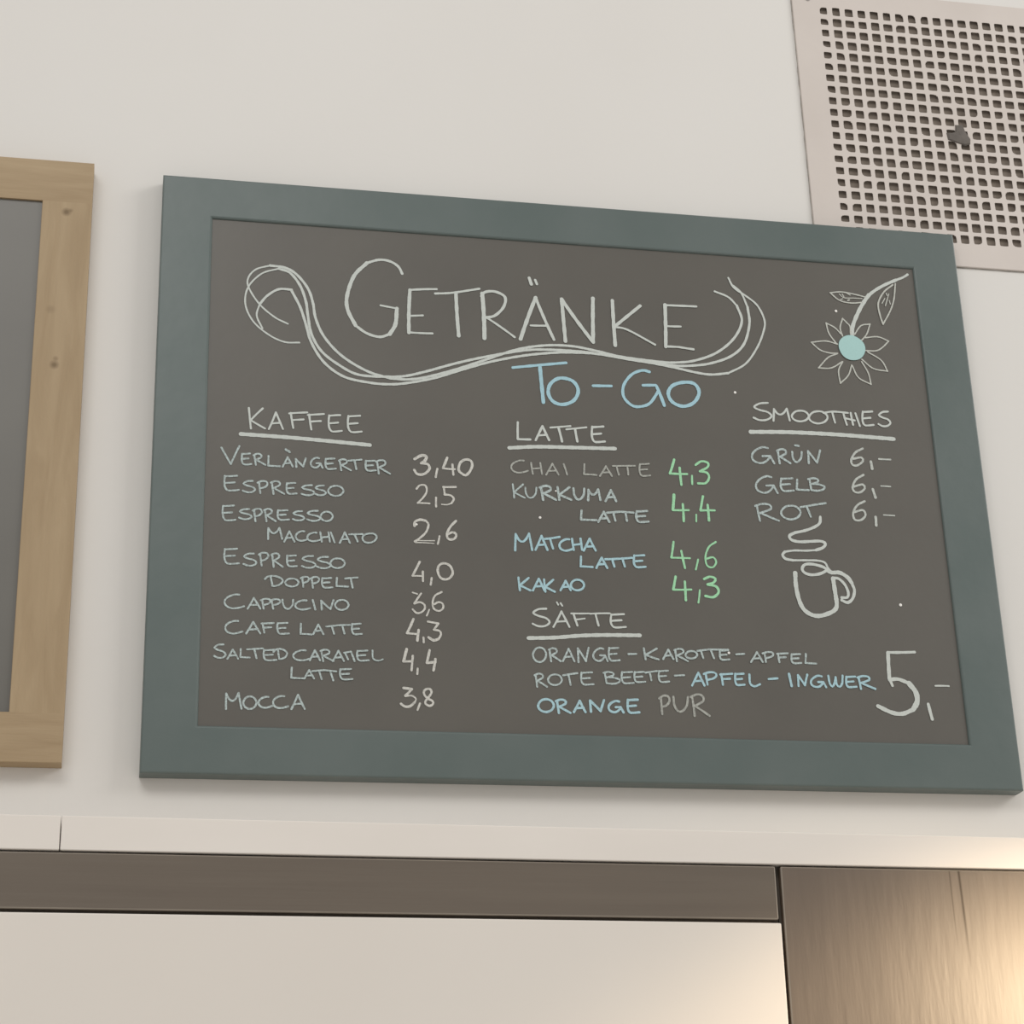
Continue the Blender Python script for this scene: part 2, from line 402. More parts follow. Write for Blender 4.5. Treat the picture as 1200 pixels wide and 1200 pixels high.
    ('menu_lettering', 'chalk', 'c1.97:73.4,311.1 73,304.8 73.7,299.1 76.2,295.6 80.4,295.3 87.9,296.4;l1.98:73.4,310.6 85.8,311.9;l1.98:73.9,303.2 83.5,304.4;c1.98:101.6,307 95.9,306.3 92.2,303.6 96,301.6 101.7,300.2 104.2,297.5 101.1,294.8 96.2,294.3 92,295.8;l1.98:107.9,306 109.5,294;c1.99:106.3,305.2 110.4,307.2 115,307.1 116.6,304.2 114.1,300.8 108.9,299;l1.98:120.9,306.6 122.9,293.7;c1.99:120.1,306 124.1,307.9 128.1,307.3 129,303.9 122.8,300.1;l1.99:122.8,300.5 133.7,294.3;c1.99:136.3,306.4 135.9,301.7 136.4,297.5 138.1,294.9 141,294.7 146.2,295.4;l2:136.3,306.1 144.9,307;l1.99:136.6,300.5 143.2,301.4;c2:161.7,305.4 155.6,304.7 151.6,302.3 155.7,300.5 161.8,299.4 164.5,296.9 161.1,294.5 155.7,294 151.3,295.3;c2:173.9,305.6 168.8,305 165.4,302.6 168.9,300.9 174,299.8 176.3,297.4 173.4,295.1 168.9,294.6 165.1,296;o2:186.3,305.9 181.2,304.3 178.4,299.9 180.8,296 186.3,294.6 191.8,296.6 194.2,300.9 191.3,304.8'),
    ('menu_lettering', 'chalk', 'c1.95:72.4,278.3 72,272.1 72.7,266.4 74.8,263 78.6,262.6 85.1,263.6;l1.96:72.4,277.8 83.2,279;l1.96:72.8,270.5 81.3,271.5;c1.96:98.6,275.9 92.8,275.3 89,272.9 92.9,271.2 98.7,270 101.3,267.6 98.1,265.2 93,264.7 88.8,266.1;l1.96:103.5,275.3 105.1,263;c1.97:102.1,274.4 105.8,276.5 110,276.3 111.5,273.4 109.2,269.9 104.5,268.1;l1.96:114.3,275.8 116.1,263.5;c1.97:113.6,275.3 117.1,277.1 120.6,276.4 121.3,273.2 116,269.6;l1.97:116,270 125.4,264;c1.97:127.7,276 127.3,271.9 127.8,268.1 129.7,265.9 132.9,265.7 138.7,266.4;l1.98:127.7,275.6 137.2,276.5;l1.97:128,270.8 135.4,271.6;c1.98:151.9,276.2 146.6,275.6 143.1,273.4 146.6,271.8 151.9,270.8 154.3,268.5 151.4,266.3 146.7,265.9 142.8,267.1;c1.98:167.9,277.4 161.7,276.8 157.5,274.4 161.7,272.6 167.9,271.5 170.7,269 167.3,266.6 161.7,266.1 157.1,267.5;o1.98:177,276.9 173,275.4 170.7,271.3 172.6,267.8 177,266.4 181.4,268.2 183.3,272.2 181,275.8;l1.96:118.1,244.2 118.2,256;c1.96:118.2,256 121.1,251.8 124,250.7 126.9,252.7 129.3,256.9;l1.96:129.3,256.9 132.1,245.1;l1.97:134.3,242.1 139.3,253.6 144.6,242.6;l1.96:136.3,246.1 142.7,246.8;c1.96:154.5,254.3 151.6,254.3 147.5,252 145.8,248.9 146.8,245.5 150.3,243.8 154,244.3 157.5,245.7;c1.97:166.8,253.3 163.7,253.3 159.3,251.2 157.5,248.4 158.5,245.4 162.2,243.9 166.2,244.3 170,245.6;l1.97:170.6,254 172.2,243.9;l1.97:178.8,254.4 180.4,244.2;l1.97:171.4,248.4 179.6,249.5;l1.97:181.2,254.5 185.1,243.5;l1.98:190.3,243.3 195.5,255 200.8,243.8;l1.98:192.4,247.3 198.9,248;l1.99:199.9,253 213.4,253.9;l1.98:205.6,252.8 208.6,245.5;o1.98:220.8,254.9 215.6,253.3 213.4,249.4 216,245.4 221.7,244.9 226.9,248.2 228,252.4 225.2,254.8'),
    ('menu_lettering', 'chalk', 'c1.93:75.3,231.8 74.8,225.5 75.5,219.8 78,216.3 82.1,216 89.5,217;l1.94:75.3,231.3 87.4,232.5;l1.94:75.7,223.9 85.2,225;c1.94:104.1,228.1 98.1,227.4 94.3,224.6 98.2,222.5 104.2,221.1 106.9,218.2 103.6,215.4 98.4,214.9 94,216.5;l1.94:110.4,228 112,215.5;c1.94:108.9,227.1 112.7,229.2 117.2,229 118.7,226 116.3,222.5 111.4,220.6;l1.94:122.3,228 124.1,214.6;c1.95:121.6,227.4 125.1,229.3 128.5,228.6 129.3,225.1 124,221.2;l1.94:124,221.6 133.3,215;c1.95:137.6,227.3 137.3,222.8 137.7,218.6 139.4,216.1 142.3,215.8 147.4,216.5;l1.95:137.7,227 146.1,227.8;l1.95:137.9,221.6 144.5,222.4;c1.95:163.4,228 157,227.3 152.8,224.5 157,222.5 163.4,221.1 166.3,218.3 162.7,215.6 157.1,215.1 152.4,216.7;c1.96:178.5,227.7 172.1,227.1 167.8,224.4 172.1,222.5 178.5,221.1 181.3,218.4 177.8,215.8 172.1,215.3 167.4,216.8;o1.96:188.2,226.5 183.5,225.1 180.9,220.9 183.1,217.3 188.2,216 193.4,217.8 195.6,221.8 192.9,225.5;l1.93:121.3,203.8 123.2,194.3;c1.94:115.6,201.4 118.3,203.9 123.6,205 129.9,203.6 133.5,200.5 130.9,196.4 125.6,194.2 122.9,194.4;o1.93:142.4,202.9 138.1,201.7 135.7,198.4 137.7,195.5 142.5,194.4 147.3,195.9 149.3,199.1 146.8,202.1;l1.94:152.7,204.3 153.9,194.5;c1.94:151.4,203.6 154.6,205.2 158.3,205 159.5,202.7 157.5,200 153.5,198.5;l1.94:162.2,204.3 163.6,193.9;c1.95:160.8,203.6 164.4,205.4 168.4,205.2 169.8,202.7 167.6,199.8 163.1,198.2;c1.94:173,204.6 172.6,200.6 173,196.9 174.8,194.7 177.8,194.5 183.1,195.1;l1.95:173,204.3 181.8,205.1;l1.95:173.2,199.6 180.1,200.3;l1.95:187.6,205.4 187.2,196.6;l1.95:187.2,196.6 199,196.5;l1.96:196,205.1 208.5,206.7;l1.95:201.6,205.8 203.5,195.5'),
    ('menu_lettering', 'chalk', 'c1.9:90.4,183.8 85.6,183.7 79,180.5 76.2,176.3 77.9,171.6 83.7,169.2 89.8,169.8 95.5,171.8;l1.92:98.9,169.3 105,180.8 111.5,169.8;l1.91:101.3,173.2 109.2,173.9;l1.91:113.3,179.3 114.8,169.9;c1.92:111.8,178.7 115.6,180.3 120,180.1 121.5,177.9 119.1,175.2 114.3,173.8;l1.92:122.7,179.3 124.2,170.3;c1.92:121.1,178.6 125.1,180.2 129.7,180.1 131.2,177.9 128.7,175.4 123.7,174;c1.92:133.3,180.1 134.1,174.9 136.7,171.1 140.1,171 143.3,174.8 144,180.3;c1.92:157.2,180.2 153.5,180.2 148.3,178 146.1,175.1 147.3,172 151.8,170.4 156.6,170.9 161,172.2;l1.93:163.5,180.8 166.1,171;l1.93:172.6,171.2 171.8,180.6;l1.93:171.8,180.6 181.2,172;l1.94:181.2,172 184.2,181.6;o1.94:192.6,182.2 188.2,180.7 185.8,176.6 187.8,172.9 192.6,171.5 197.4,173.3 199.5,177.3 197,181.1'),
    ('menu_lettering', 'chalk', 'c1.89:89.9,156.1 85.7,156 79.9,153.2 77.5,149.3 78.9,145.1 84,142.9 89.3,143.5 94.3,145.3;l1.9:98.1,143.4 104.8,155.7 111.9,143.9;l1.9:100.8,147.6 109.4,148.4;l1.9:114,154.6 115.8,144.9;l1.91:113,154.3 124.8,155.3;l1.91:114.7,150 122.5,150.7;c1.9:128.9,155.4 128.5,151 129,147 130.9,144.5 134.2,144.3 140.1,144.9;l1.91:128.9,155.1 138.5,155.9;l1.91:129.2,149.9 136.7,150.6;l1.91:151.9,155.6 151.7,144.9;l1.91:151.7,144.9 162.5,144.6;l1.92:164.2,144.9 169.2,155.3 174.4,145.2;l1.92:166.2,148.4 172.5,149.1;c1.93:203.1,157.2 202.7,153 203.1,149 204.7,146.6 207.6,146.4 212.7,147;l1.93:203.1,156.9 211.5,157.7;l1.93:203.3,151.9 209.9,152.5;l1.93:176.9,153.4 188.8,155.2 200.8,155.9;l1.92:182.7,153.9 185,146.1;l1.92:193.1,155.1 195.2,146.9'),
    ('menu_lettering', 'chalk', 'c1.88:76,131.3 70.8,130.7 67.4,127.8 70.9,125.5 76.2,123.9 78.6,120.7 75.8,117.8 71.1,117.4 67.3,119.2;l1.88:80.3,116.8 85.3,126.2 90.7,117.1;l1.88:82.3,120 88.8,120.6;l1.88:93,127.3 92.9,118.8;l1.88:92.9,118.8 101.9,118.6;l1.89:99.3,127 114.7,128.5;l1.88:106.2,127.6 108.7,118.2;c1.89:115.9,127 115.5,122.8 116,119 118.1,116.6 121.8,116.4 128.3,117.1;l1.89:115.9,126.7 126.6,127.5;l1.89:116.3,121.7 124.5,122.4;l1.89:129.5,127.5 130.9,118.2;c1.9:125.2,125.2 127.2,127.6 131.2,128.6 135.9,127.2 138.6,124.1 136.7,120.1 132.7,118.1 130.7,118.3;c1.89:156.8,127.8 152.7,127.8 147,125.5 144.5,122.4 145.9,119.1 150.8,117.4 156.1,117.8 161,119.3;l1.9:161,117.7 166,128.3 171.1,118;l1.9:163,121.3 169.3,121.9;l1.9:172.3,128.2 174.2,117.2;c1.91:171.5,127.7 175.4,129.2 179.4,128.6 180.2,125.8 174.1,122.6;l1.9:174.1,123 184.6,117.6;l1.91:183.8,117.5 189.3,128.5 194.8,117.9;l1.91:186,121.3 192.8,121.9;c1.91:208.3,129.2 207.8,125.2 208.3,121.4 210.2,119.2 213.5,119 219.5,119.6;l1.92:208.3,128.9 218.1,129.7;l1.92:208.5,124.1 216.1,124.8;l1.91:195.7,126.8 198.9,119.8;l1.91:194.8,126.6 201.8,128.1;l1.91:201.8,127.9 205.4,118.2;c1.66:223.3,130 223.9,121.5 229.3,119.5 233.6,121.1;l1.88:143.3,109.6 143,99.1;l1.89:143,99.1 156.1,98.8;l1.89:155.7,98.6 160.4,107.5 165.3,98.9;l1.89:157.6,101.6 163.6,102.2;c1.9:191.3,109.4 190.8,105.3 191.4,101.5 193.4,99.2 196.9,99 203.3,99.6;l1.9:191.3,109.1 201.8,109.9;l1.9:191.6,104.2 199.7,104.9;l1.9:163.6,106.5 175.4,107.9 187.2,106.9;l1.89:170.3,107.2 172.9,98.7;l1.89:181.3,107 184.3,97.7'),
    ('menu_lettering', 'chalk', 'l2.02:80.1,65.6 80,81.1;c2.02:80,81.1 83.1,75.5 86.3,73.9 89.4,76.5 91.9,82;l2.02:91.9,82 95,66.3;o2.02:102.9,79 98.8,77.3 96.6,72.4 98.6,68 103.1,66.2 107.5,68.3 109.4,73 107,77.6;c2.03:121,78.9 117.8,78.9 113.3,76.6 111.4,73.4 112.5,69.8 116.4,67.9 120.5,68.3 124.3,69.8;c2.03:136.3,80.2 132.7,80.2 127.6,77.6 125.5,74 126.7,70 131.1,67.9 135.8,68.4 140.1,70;l2.05:143.5,67.3 149.8,81.8 156.4,67.7;l2.04:146,72.3 154,73.1'),
    ('price_lettering', 'price', 'c3.18:268.4,340.5 275.6,344.9 280.6,344 279.1,339.1 275.1,336;c2.79:275.1,336.2 281.8,335.4 283.9,330.7 279.8,325.2 274.4,323 270,324.2 267.8,327.9;l2.23:292,330.6 290.1,321.2;l2.71:302.6,343.8 297.9,331.6;l2.05:297.9,331.4 304.2,331 310.5,331.1;l2.24:307.9,336.3 308.7,324.8;o2.8:321.5,342.6 316,338.2 314.5,330.4 317.6,326.7 321.6,324.8 325.7,328.6 328.8,336 327.4,341.7'),
    ('price_lettering', 'price', 'c2.03:269.8,306.9 273.4,311.1 279.2,311 280.4,304.6 276.8,297.7 270.9,291.2;l1.75:270.9,291.2 283.3,291.2;l2.21:290.1,298.2 290,288.1;l2.41:311,311.1 297.9,310.3;l2.22:298.4,310.1 299.3,301.7;c2.22:299.1,302 305.4,301.3 308.7,297.6 306.1,292.5;c1.39:306.1,292.5 301.2,290.7 295.8,290.8'),
    ('price_lettering', 'price', 'c2.75:267.3,265.8 267.7,270 272.9,272.7 279.1,271.7;c2.28:279.1,271.7 281.8,267.6 278.9,259 272.2,252.1 267.4,248.4;l1.18:267.7,249.7 287.6,250.2;l1.18:267.7,247.4 287.1,247.2;l2:293,255.4 291.1,246.9;c2.56:310.6,273.2 304.7,266.8 301,259.1 301.4,253.5 305.3,252.2 309.4,254.3 310.3,258.6 306.4,260.3 301.4,257.7'),
    ('price_lettering', 'price', 'l2.34:272.1,226.5 264.6,211.1;l1.8:264.6,210.9 274.7,211.1;l2.34:275.2,216 275.2,205.6;l2.34:284.1,209.4 283.1,202.2;o2.53:296.4,225.9 291.5,222.7 290.6,216.6 293.1,210.2 297.5,208.4 302.8,210.2 306,216.3 303,223.6'),
    ('price_lettering', 'price', 'l1.61:264.4,193 269.2,191.6;l2.05:273.1,192.4 266,181.4;c2.05:266,181.1 271.7,182.9 276.4,180.2 276.4,175.6 272.4,171.8 268.1,171.2 264.2,175;l1.78:281.2,175.3 278.5,168.8;c2.05:294.1,194.6 287.5,190.7 284.8,184.1 285.5,176.9 290.7,174.1 295.2,177.2 294.8,182.2 290.9,183.7 286.5,181.3'),
    ('price_lettering', 'price', 'l2.56:264.9,164.7 258.3,149.5;l2.21:258.3,149.4 269.1,148.6;l2.82:270,153.1 268.6,142;l2.21:274.8,145.4 275,140.4;l2.31:279.7,162.5 290.1,160.8;l2.13:290.3,160.8 285.6,154.1;c2.13:285.6,154.1 291.2,153 292.7,149.4 290.2,144.4;c2.83:290.2,144.4 285,142.8 279.9,145.8'),
    ('price_lettering', 'price', 'l2.98:257.7,132.6 254.7,120.4;l2.45:254.2,119.7 263,120;l2.27:263.8,125.7 262.3,110.6;l2.1:268.5,112.7 268.1,106.9;l2.63:280.8,132.3 277.9,119.1;l2.64:277.9,118.7 286.5,120;l2.63:286.6,123.1 284.4,111.2'),
    ('price_lettering', 'price', 'l2.61:254.2,92.1 262.3,91.1;l2.6:262.5,91.1 256,84.1;c1.73:256.2,83.7 262.3,84.3 266.5,81.1 265,77.4;c2.59:265,77.4 260,73.2 255,73.1 251.4,75.6;l2.07:270.4,76.5 267.8,69.8;o2.34:278.8,92.1 274.8,89.8 274.8,85.8 277.9,82.2 282.9,79.4 283.5,76.5 279.9,74.2 276,76.3 276.1,79.2 279.4,83.7 281.9,87.4 281.6,90.7'),
    ('section_heading_lettering', 'white', 'l2.48:379.1,388.9 378.5,369.5;l2.48:378.5,369.3 391.9,369.6;l2.5:397.8,369.2 405.7,386 412.3,370;l2.49:400.9,374.9 410,376.1;c2.51:460,388.5 459.1,381.4 459.4,375 461.5,371.1 465.6,370.8 473,371.9;l2.52:460,387.9 472.1,389.3;l2.52:459.9,379.6 469.3,380.9;l2.12:414.3,384.7 436,387.7;l2.69:422.9,385.5 426.2,369.3;l2.13:431.6,383.7 453.4,387.2;l2.5:441,385 442.9,370.2'),
    ('heading_underline', 'white', 'c4.13:369,358.7 399.6,361.7 441.2,363 483.8,364.2'),
    ('menu_lettering', 'grey', 'c1.89:384,344.9 379.5,344.8 373.2,341.6 370.4,337.5 371.7,333.1 377,330.8 382.7,331.5 388.1,333.5;l1.89:391.8,342.8 393.3,330.2;l1.89:401.7,343.3 403.1,330.7;l1.9:392.5,335.9 402.4,337.3;l1.9:407.6,330 414.8,343.1 421,330.7;l1.9:410.4,334.4 418.7,335.4;l1.9:427,343.2 430.2,331.2;l1.91:449.4,344.4 448.5,332.7;l1.91:448.5,332.7 462.1,332.6;l1.92:465.7,331.6 472.8,343.2 478.7,332.3;l1.92:468.5,335.6 476.6,336.4;c1.92:510.1,347.9 509.3,342.4 509.5,337.5 511.3,334.4 514.7,334.2 520.8,335.1;l1.93:510.1,347.5 520.1,348.6;l1.93:510,341 517.8,342;l1.93:480.3,343.9 504.6,345.4;l1.92:484.4,343.9 486.3,334.1;l1.92:496.1,344.5 496.7,334.7'),
    ('menu_lettering', 'chalk', 'l1.87:371.4,317.4 372.5,302;l1.87:382.5,317.7 372.2,307.9;l1.87:372.2,308.5 383.9,302.6;c1.88:384.7,314.2 385.2,307.9 388,303.3 391.7,303.2 395.5,307.8 396.6,314.6;l2.63:401.3,315.7 403.2,301.2;c2.64:400.2,315 405.5,317.2 410.7,316.5 411.6,312.8 403.4,308.3;l2.64:403.5,308.8 417.1,301.9;l2.45:419.3,316.5 420.6,302;l2.45:432,316.9 420.2,307.5;l2.45:420.2,308.1 433.6,302.7;c2.46:436.4,315.9 436.8,309 439.5,304 443.1,303.9 446.9,308.9 448,316.3;l2.47:451.6,303.1 452.4,315.1;c2.47:452.4,315.1 454.8,310.8 457.5,309.7 460.4,311.7 462.9,316;l2.46:462.9,316 464.9,304;l2.48:470.3,303.1 476.8,316 481.9,303.6;l2.47:472.9,307.5 480.1,308.3;l2.44:444,291.1 443,280.9;l2.45:443,280.9 459.6,281;l2.46:461.4,279 467.9,290.8 473.3,279.5;l2.45:464,283 471.4,283.8;c2.46:503.5,293.3 502.7,288.5 503,284.1 505.1,281.4 508.9,281.2 515.9,282.1;l2.47:503.5,292.9 514.9,294;l2.47:503.4,287.3 512.4,288.2;l2.46:471.5,289.9 485,291.7 499.8,291.4;l2.45:478,290.6 479.9,281.3;l2.46:491.4,291 492.3,281.9'),
    ('menu_lettering', 'paleblue', 'l2.41:371.8,243.5 372.8,261.5;c2.4:372.8,261.5 376.1,255 379.7,253.3 383.5,256.3 386.9,262.7;l2.4:386.9,262.7 389.6,244.6;l2.41:393.2,244.9 400.1,260.8 405.8,245.4;l2.41:395.9,250.3 403.8,251.3;c2.41:429.5,258.2 426,258.1 421,255.3 418.7,251.6 419.7,247.4 423.8,245.3 428.3,245.9 432.6,247.6;l2.42:432.4,259 433.6,246.7;l2.42:441.5,259.4 442.6,247.1;l2.42:433,252.2 442,253.5;l2.43:444.3,246.2 451.3,259.8 457.1,246.8;l2.43:447.1,250.9 455,251.7;l2.42:403.6,257.4 419.1,260.3;l2.41:409,258.2 411.7,247.1;l2.41:441.1,239.7 440.2,228.6;l2.41:440.2,228.6 452.8,228.4;l2.42:456.9,227.6 463.2,239.2 468.5,228.1;l2.42:459.4,231.6 466.6,232.3;c2.43:498.2,243.3 497.4,238.1 497.6,233.4 499.6,230.5 503.2,230.3 509.8,231.1;l2.44:498.1,242.9 508.9,243.9;l2.43:498.1,236.8 506.5,237.7;l2.43:466.9,237.7 495.9,240.5;l2.42:474.2,238.1 476.2,229.8;l2.42:485.2,239.5 487.4,230.3'),
    ('menu_lettering', 'paleblue', 'l2.37:374.2,213.6 375.3,199.7;l2.37:384.9,213.7 375,205;l2.37:375,205.5 386.2,200.1;l2.38:388.9,200.2 395.4,213.1 401,200.7;l2.38:391.5,204.6 399,205.4;l2.37:401,212.6 401.9,199.4;l2.38:410.6,212.7 401.6,204.4;l2.38:401.6,204.9 411.7,199.7;l2.39:417.8,201.4 423.7,212.1 428.6,201.8;l2.39:420.1,205 426.8,205.7;o2.39:436.2,213.8 431.6,212.2 428.9,207.6 430.8,203.6 435.7,202.1 440.8,204 443.1,208.4 440.7,212.5'),
    ('price_lettering', 'green', 'l2.71:548.3,355.1 542.6,338.6;l2.42:542.6,338.6 561.5,338.9;l2.7:553.7,345.8 554.4,326.1;l2.13:566.9,337.4 566.5,327.5;c2.54:571.6,350 578.3,354.6 585.3,353.3 584.9,348.3 575.9,342.8;c2.53:575.9,342.8 583.7,341.6 585.7,335.9 581.3,329.4 573,328.7'),
    ('price_lettering', 'green', 'l3.25:545.5,314.1 543.2,296.9;l2.49:543.4,296.5 560.6,297.3;l2.67:554.5,304 554.3,284.5;l1.91:568.6,292.5 568.1,284.7;l2.69:577.4,314.1 573.6,297.9;l2.41:573.6,297.6 589.3,298.4;l2.68:581.9,304.5 582.1,286.7'),
    ('price_lettering', 'green', 'l2.45:541.7,260.6 538.3,242.9;l2.08:538.2,242.6 558.3,242.8;l2.45:549.5,250.6 552.3,231.6;l1.88:567.2,241.8 564,230.5;c2.08:587.9,262.4 580.2,256.7 575.6,246.1 576.4,235.8 582.4,233.6 586.7,239.4 584,244.9 576.1,242.9'),
    ('price_lettering', 'green', 'l2.61:541.5,221.6 538.2,207.8;l2.25:537.9,207.1 557.6,207.9;l2.61:551.2,216.5 550.9,196;l2.05:566.8,207.7 564.3,193.7;c2.64:572.2,220.2 578.6,223 584.4,221.3 582.8,217 575.7,214.3;c2.82:575.7,214.3 584.8,212.3 587,206.1 580.9,200.4 572.5,201.3'),
    ('section_heading_lettering', 'white', 'c2.17:402,180.9 393.9,180 388.3,175.9 393.6,172.9 401.6,170.6 405.1,166.3 400.4,162.3 393.2,161.7 387.4,164.1;l2.18:408.9,161.5 417.9,178.4 425.6,162.1;l2.18:412.4,167.3 422.9,168.3;c2.19:470.4,177.3 469.4,171.8 469.8,166.7 472.3,163.6 476.8,163.3 485,164.2;l2.2:470.3,176.9 483.7,178;l2.2:470.3,170.3 480.8,171.3;l1.82:413.4,188.4 414.8,185.7;l2.01:417.4,187.4 419,184.7;l2.18:430.3,176.8 434,163.8;l1.92:428.2,176.7 446.8,177.4;l1.82:433.3,170.3 442.1,171.7;l1.92:447.8,177.1 468.8,178.3;l2.19:453.6,177 456.2,164.6'),
    ('heading_underline', 'white', 'c3.99:382.5,148.6 409.8,150.1 436.6,153.1 463.5,154.7 499.4,155.6'),
    ('menu_lettering', 'chalk', 'o2.05:393.6,139 389.2,137 386.5,131 388.4,125.6 393.1,123.4 397.9,125.9 400.2,131.8 398,137.3;l2.06:403.8,137.4 405.1,124.7;c2.07:403.1,136.8 406.8,138.6 410.5,137.9 411.1,134.6 405.3,130.9;l2.06:405.3,131.4 415,125.1;l2.07:417.2,125.1 423.7,138.5 429.2,125.5;l2.07:419.8,129.7 427.2,130.5;l2.08:433.4,124.8 433.3,139.3;l2.07:433.3,139.3 441.3,125.8;l2.08:441.3,125.8 444.7,140.4;c2.07:460.2,139.6 456.8,140.3 452,137.6 449.1,133.1 450,128.7 453.8,126.6 457.7,127.6 461.7,132.1;l2.08:456.4,132.6 461.4,132.8 464,126.7;c2.08:466.2,140.9 465.5,135.5 465.7,130.7 467.5,127.6 470.7,127.3 476.5,128.1;l2.09:466.2,140.4 475.8,141.3;l2.08:466.1,134.2 473.6,135;l2.09:486.3,135.1 494.4,135.4;l2.09:502.8,141.7 504,129.8;l2.09:516.4,141.9 503.6,134.3;l2.09:503.7,134.8 518,130.2;l2.1:522.6,130.9 528.6,141.1 533.5,131.2;l2.1:525,134.4 531.7,135;l2.1:535.9,141.2 537.1,129;c2.11:534.9,140.7 539.4,142.4 543.7,141.8 544.4,138.6 537.5,135;l2.1:537.5,135.4 548.7,129.4;o2.11:553.1,140.4 549,139.3 546.5,136.1 548.2,133.4 552.6,132.3 557.1,133.7 559.2,136.7 557.1,139.6;l2.12:559.5,140.8 571.5,142.8 592.6,143.2;l2.11:563.2,141.7 565.4,133.2;l2.11:574,142.2 576.8,133.5;c2.12:584,142.2 583.3,138.2 583.4,134.5 585,132.3 587.9,132.1 593.2,132.7;l2.12:584,141.8 592.6,142.6;l2.12:583.8,137.1 590.6,137.8;l2.13:601,138.5 609.7,139.3;l2.13:616.4,130.7 623.5,141.6 628.9,131.1;l2.13:619.2,134.4 627,135.1;l2.13:631.5,141 632.4,131.2;c2.14:629.6,140.3 634.4,141.9 639.6,141.8 641.1,139.5 638,136.7 632.1,135.2;l2.13:646.3,140.9 647.2,131.7;l2.14:645.4,140.6 657,141.6;l2.14:646.6,136.5 654.3,137.2;c2.14:661.3,140.8 660.6,136.9 660.7,133.3 662.3,131.1 665.4,130.9 671,131.5;l2.15:661.3,140.5 670.5,141.2;l2.14:661.1,135.9 668.3,136.5;l2.14:676.7,141.5 675.4,131.6;l2.15:675.4,131.6 687.3,131.3'),
    ('menu_lettering', 'chalk', 'l1.95:388.3,110 389.6,97.3;c1.96:387.5,109.4 391.4,111.2 395.2,110.5 395.8,107.2 389.8,103.5;l1.95:389.9,103.9 399.8,97.6;o1.96:408.5,110.9 403.7,109.4 401,105 403,101.1 408,99.6 413.2,101.5 415.5,105.7 413.1,109.7;c1.97:436.1,113.7 435.4,108.7 435.7,104.2 437.7,101.3 441.4,101.1 448.1,101.8;l1.98:436.1,113.3 447.1,114.2;l1.97:436.1,107.4 444.6,108.2;l1.97:417,110.2 431.7,112.9;l1.96:422.4,110.8 424.1,100.5;l1.97:460.3,114.6 461.7,103.2;c1.98:458.9,114.1 464,115.3 469,114.2 468.9,111.7 462,109.2;c1.98:462,109.4 468.8,109.4 475.5,107.4 474.5,104.5 468.5,102.8 461.7,103.2;c1.98:478.5,115.5 477.7,110.8 478,106.6 479.9,103.9 483.5,103.7 490.1,104.4;l1.99:478.4,115.1 489.1,116;l1.98:478.4,109.6 486.7,110.4;c1.98:491.8,116 491.1,111.8 491.4,108 493.1,105.7 496.4,105.4 502.2,106;l1.99:491.8,115.6 501.4,116.4;l1.99:491.8,110.7 499.3,111.4;l2:502.8,115.6 515.5,117.8;l1.99:507.5,116.2 508.8,107.6;c1.99:517.5,118.1 516.8,113.4 517,109.1 518.6,106.5 521.8,106.2 527.4,106.9;l2:517.5,117.7 526.8,118.5;l2:517.4,112.2 524.6,112.9;l2:533.7,113.4 543.7,114.2'),
    ('menu_lettering', 'paleblue', 'l2.28:551.6,103.5 559.1,117.4 564.7,103.9;l2.28:554.5,108.2 562.7,109;l2.28:566.9,117 568,104.9;c2.29:564.7,116.2 570.3,118.2 576.4,118 578.2,115.1 574.6,111.7 567.6,109.9;l2.28:583.5,116.6 584.4,105.4;l2.29:582.4,116.2 595.3,117.4;l2.29:583.8,111.3 592.3,112;c2.29:598.6,117.5 597.9,112.7 598,108.4 599.4,105.7 602.4,105.5 607.7,106.1;l2.3:598.6,117.1 607.3,117.8;l2.29:598.4,111.5 605.2,112.2;c2.29:613.6,117.2 613.7,107.6 618.1,104.6 624.2,107;l2.31:633.9,112.8 643.6,113.9;l2.77:656.5,119 658.2,106.2;l2.32:665.7,106.4 666.1,118;l2.31:666.1,118 672.7,107.3;l2.32:672.7,107.3 676.2,118.9;c2.31:691.9,117.5 688.1,118.2 682.8,115.8 679.5,111.7 680.3,107.7 684.5,105.9 688.8,106.7 693.3,110.9;l2.32:687.5,111.3 693,111.5 695.6,105.9;c2.32:699.1,118.5 699.9,110.1 702.4,106.9 705,110.3 706.9,117;c2.32:706.9,117 707.4,109.2 710.4,106.9 713.4,110.5 714.7,119;c2.33:718.9,118 718,113.5 718.1,109.5 719.7,107 722.9,106.8 728.8,107.4;l2.34:718.8,117.6 728.5,118.4;l2.33:718.6,112.4 726.1,113.1;l2.33:732,118 733.5,105.2;c2.34:730.7,117.4 736.8,119.2 742.7,118.6 743.5,115.3 734.1,111.5;l2.34:734.1,111.9 749.2,105.7'),
    ('menu_lettering', 'paleblue', 'o2.47:398.2,84.6 393,82.8 389.9,77.7 392.1,73.1 397.7,71.2 403.5,73.4 406.1,78.4 403.4,83.1;l2.47:409.4,83.4 411,70.7;c2.48:408.5,82.8 413,84.6 417.5,83.9 418.2,80.6 411.2,76.9;l2.48:411.2,77.3 422.9,71;l2.49:426.4,72 432.9,83.8 438.3,72.3;l2.48:429,76 436.4,76.7;l2.49:444.1,72.9 443.7,84.4;l2.49:443.7,84.4 454,73.8;l2.5:454,73.8 458.1,85.4;c2.49:473.8,84.2 470.3,84.8 465.4,82.5 462.5,78.6 463.4,74.8 467.3,72.9 471.3,73.8 475.4,77.7;l2.5:470,78.2 475.1,78.3 477.7,73;c2.5:483.1,86.3 482.4,81 482.6,76.1 484.4,73.1 487.9,72.8 494.2,73.5;l2.51:483.1,85.9 493.4,86.7;l2.51:483,79.6 491,80.4'),
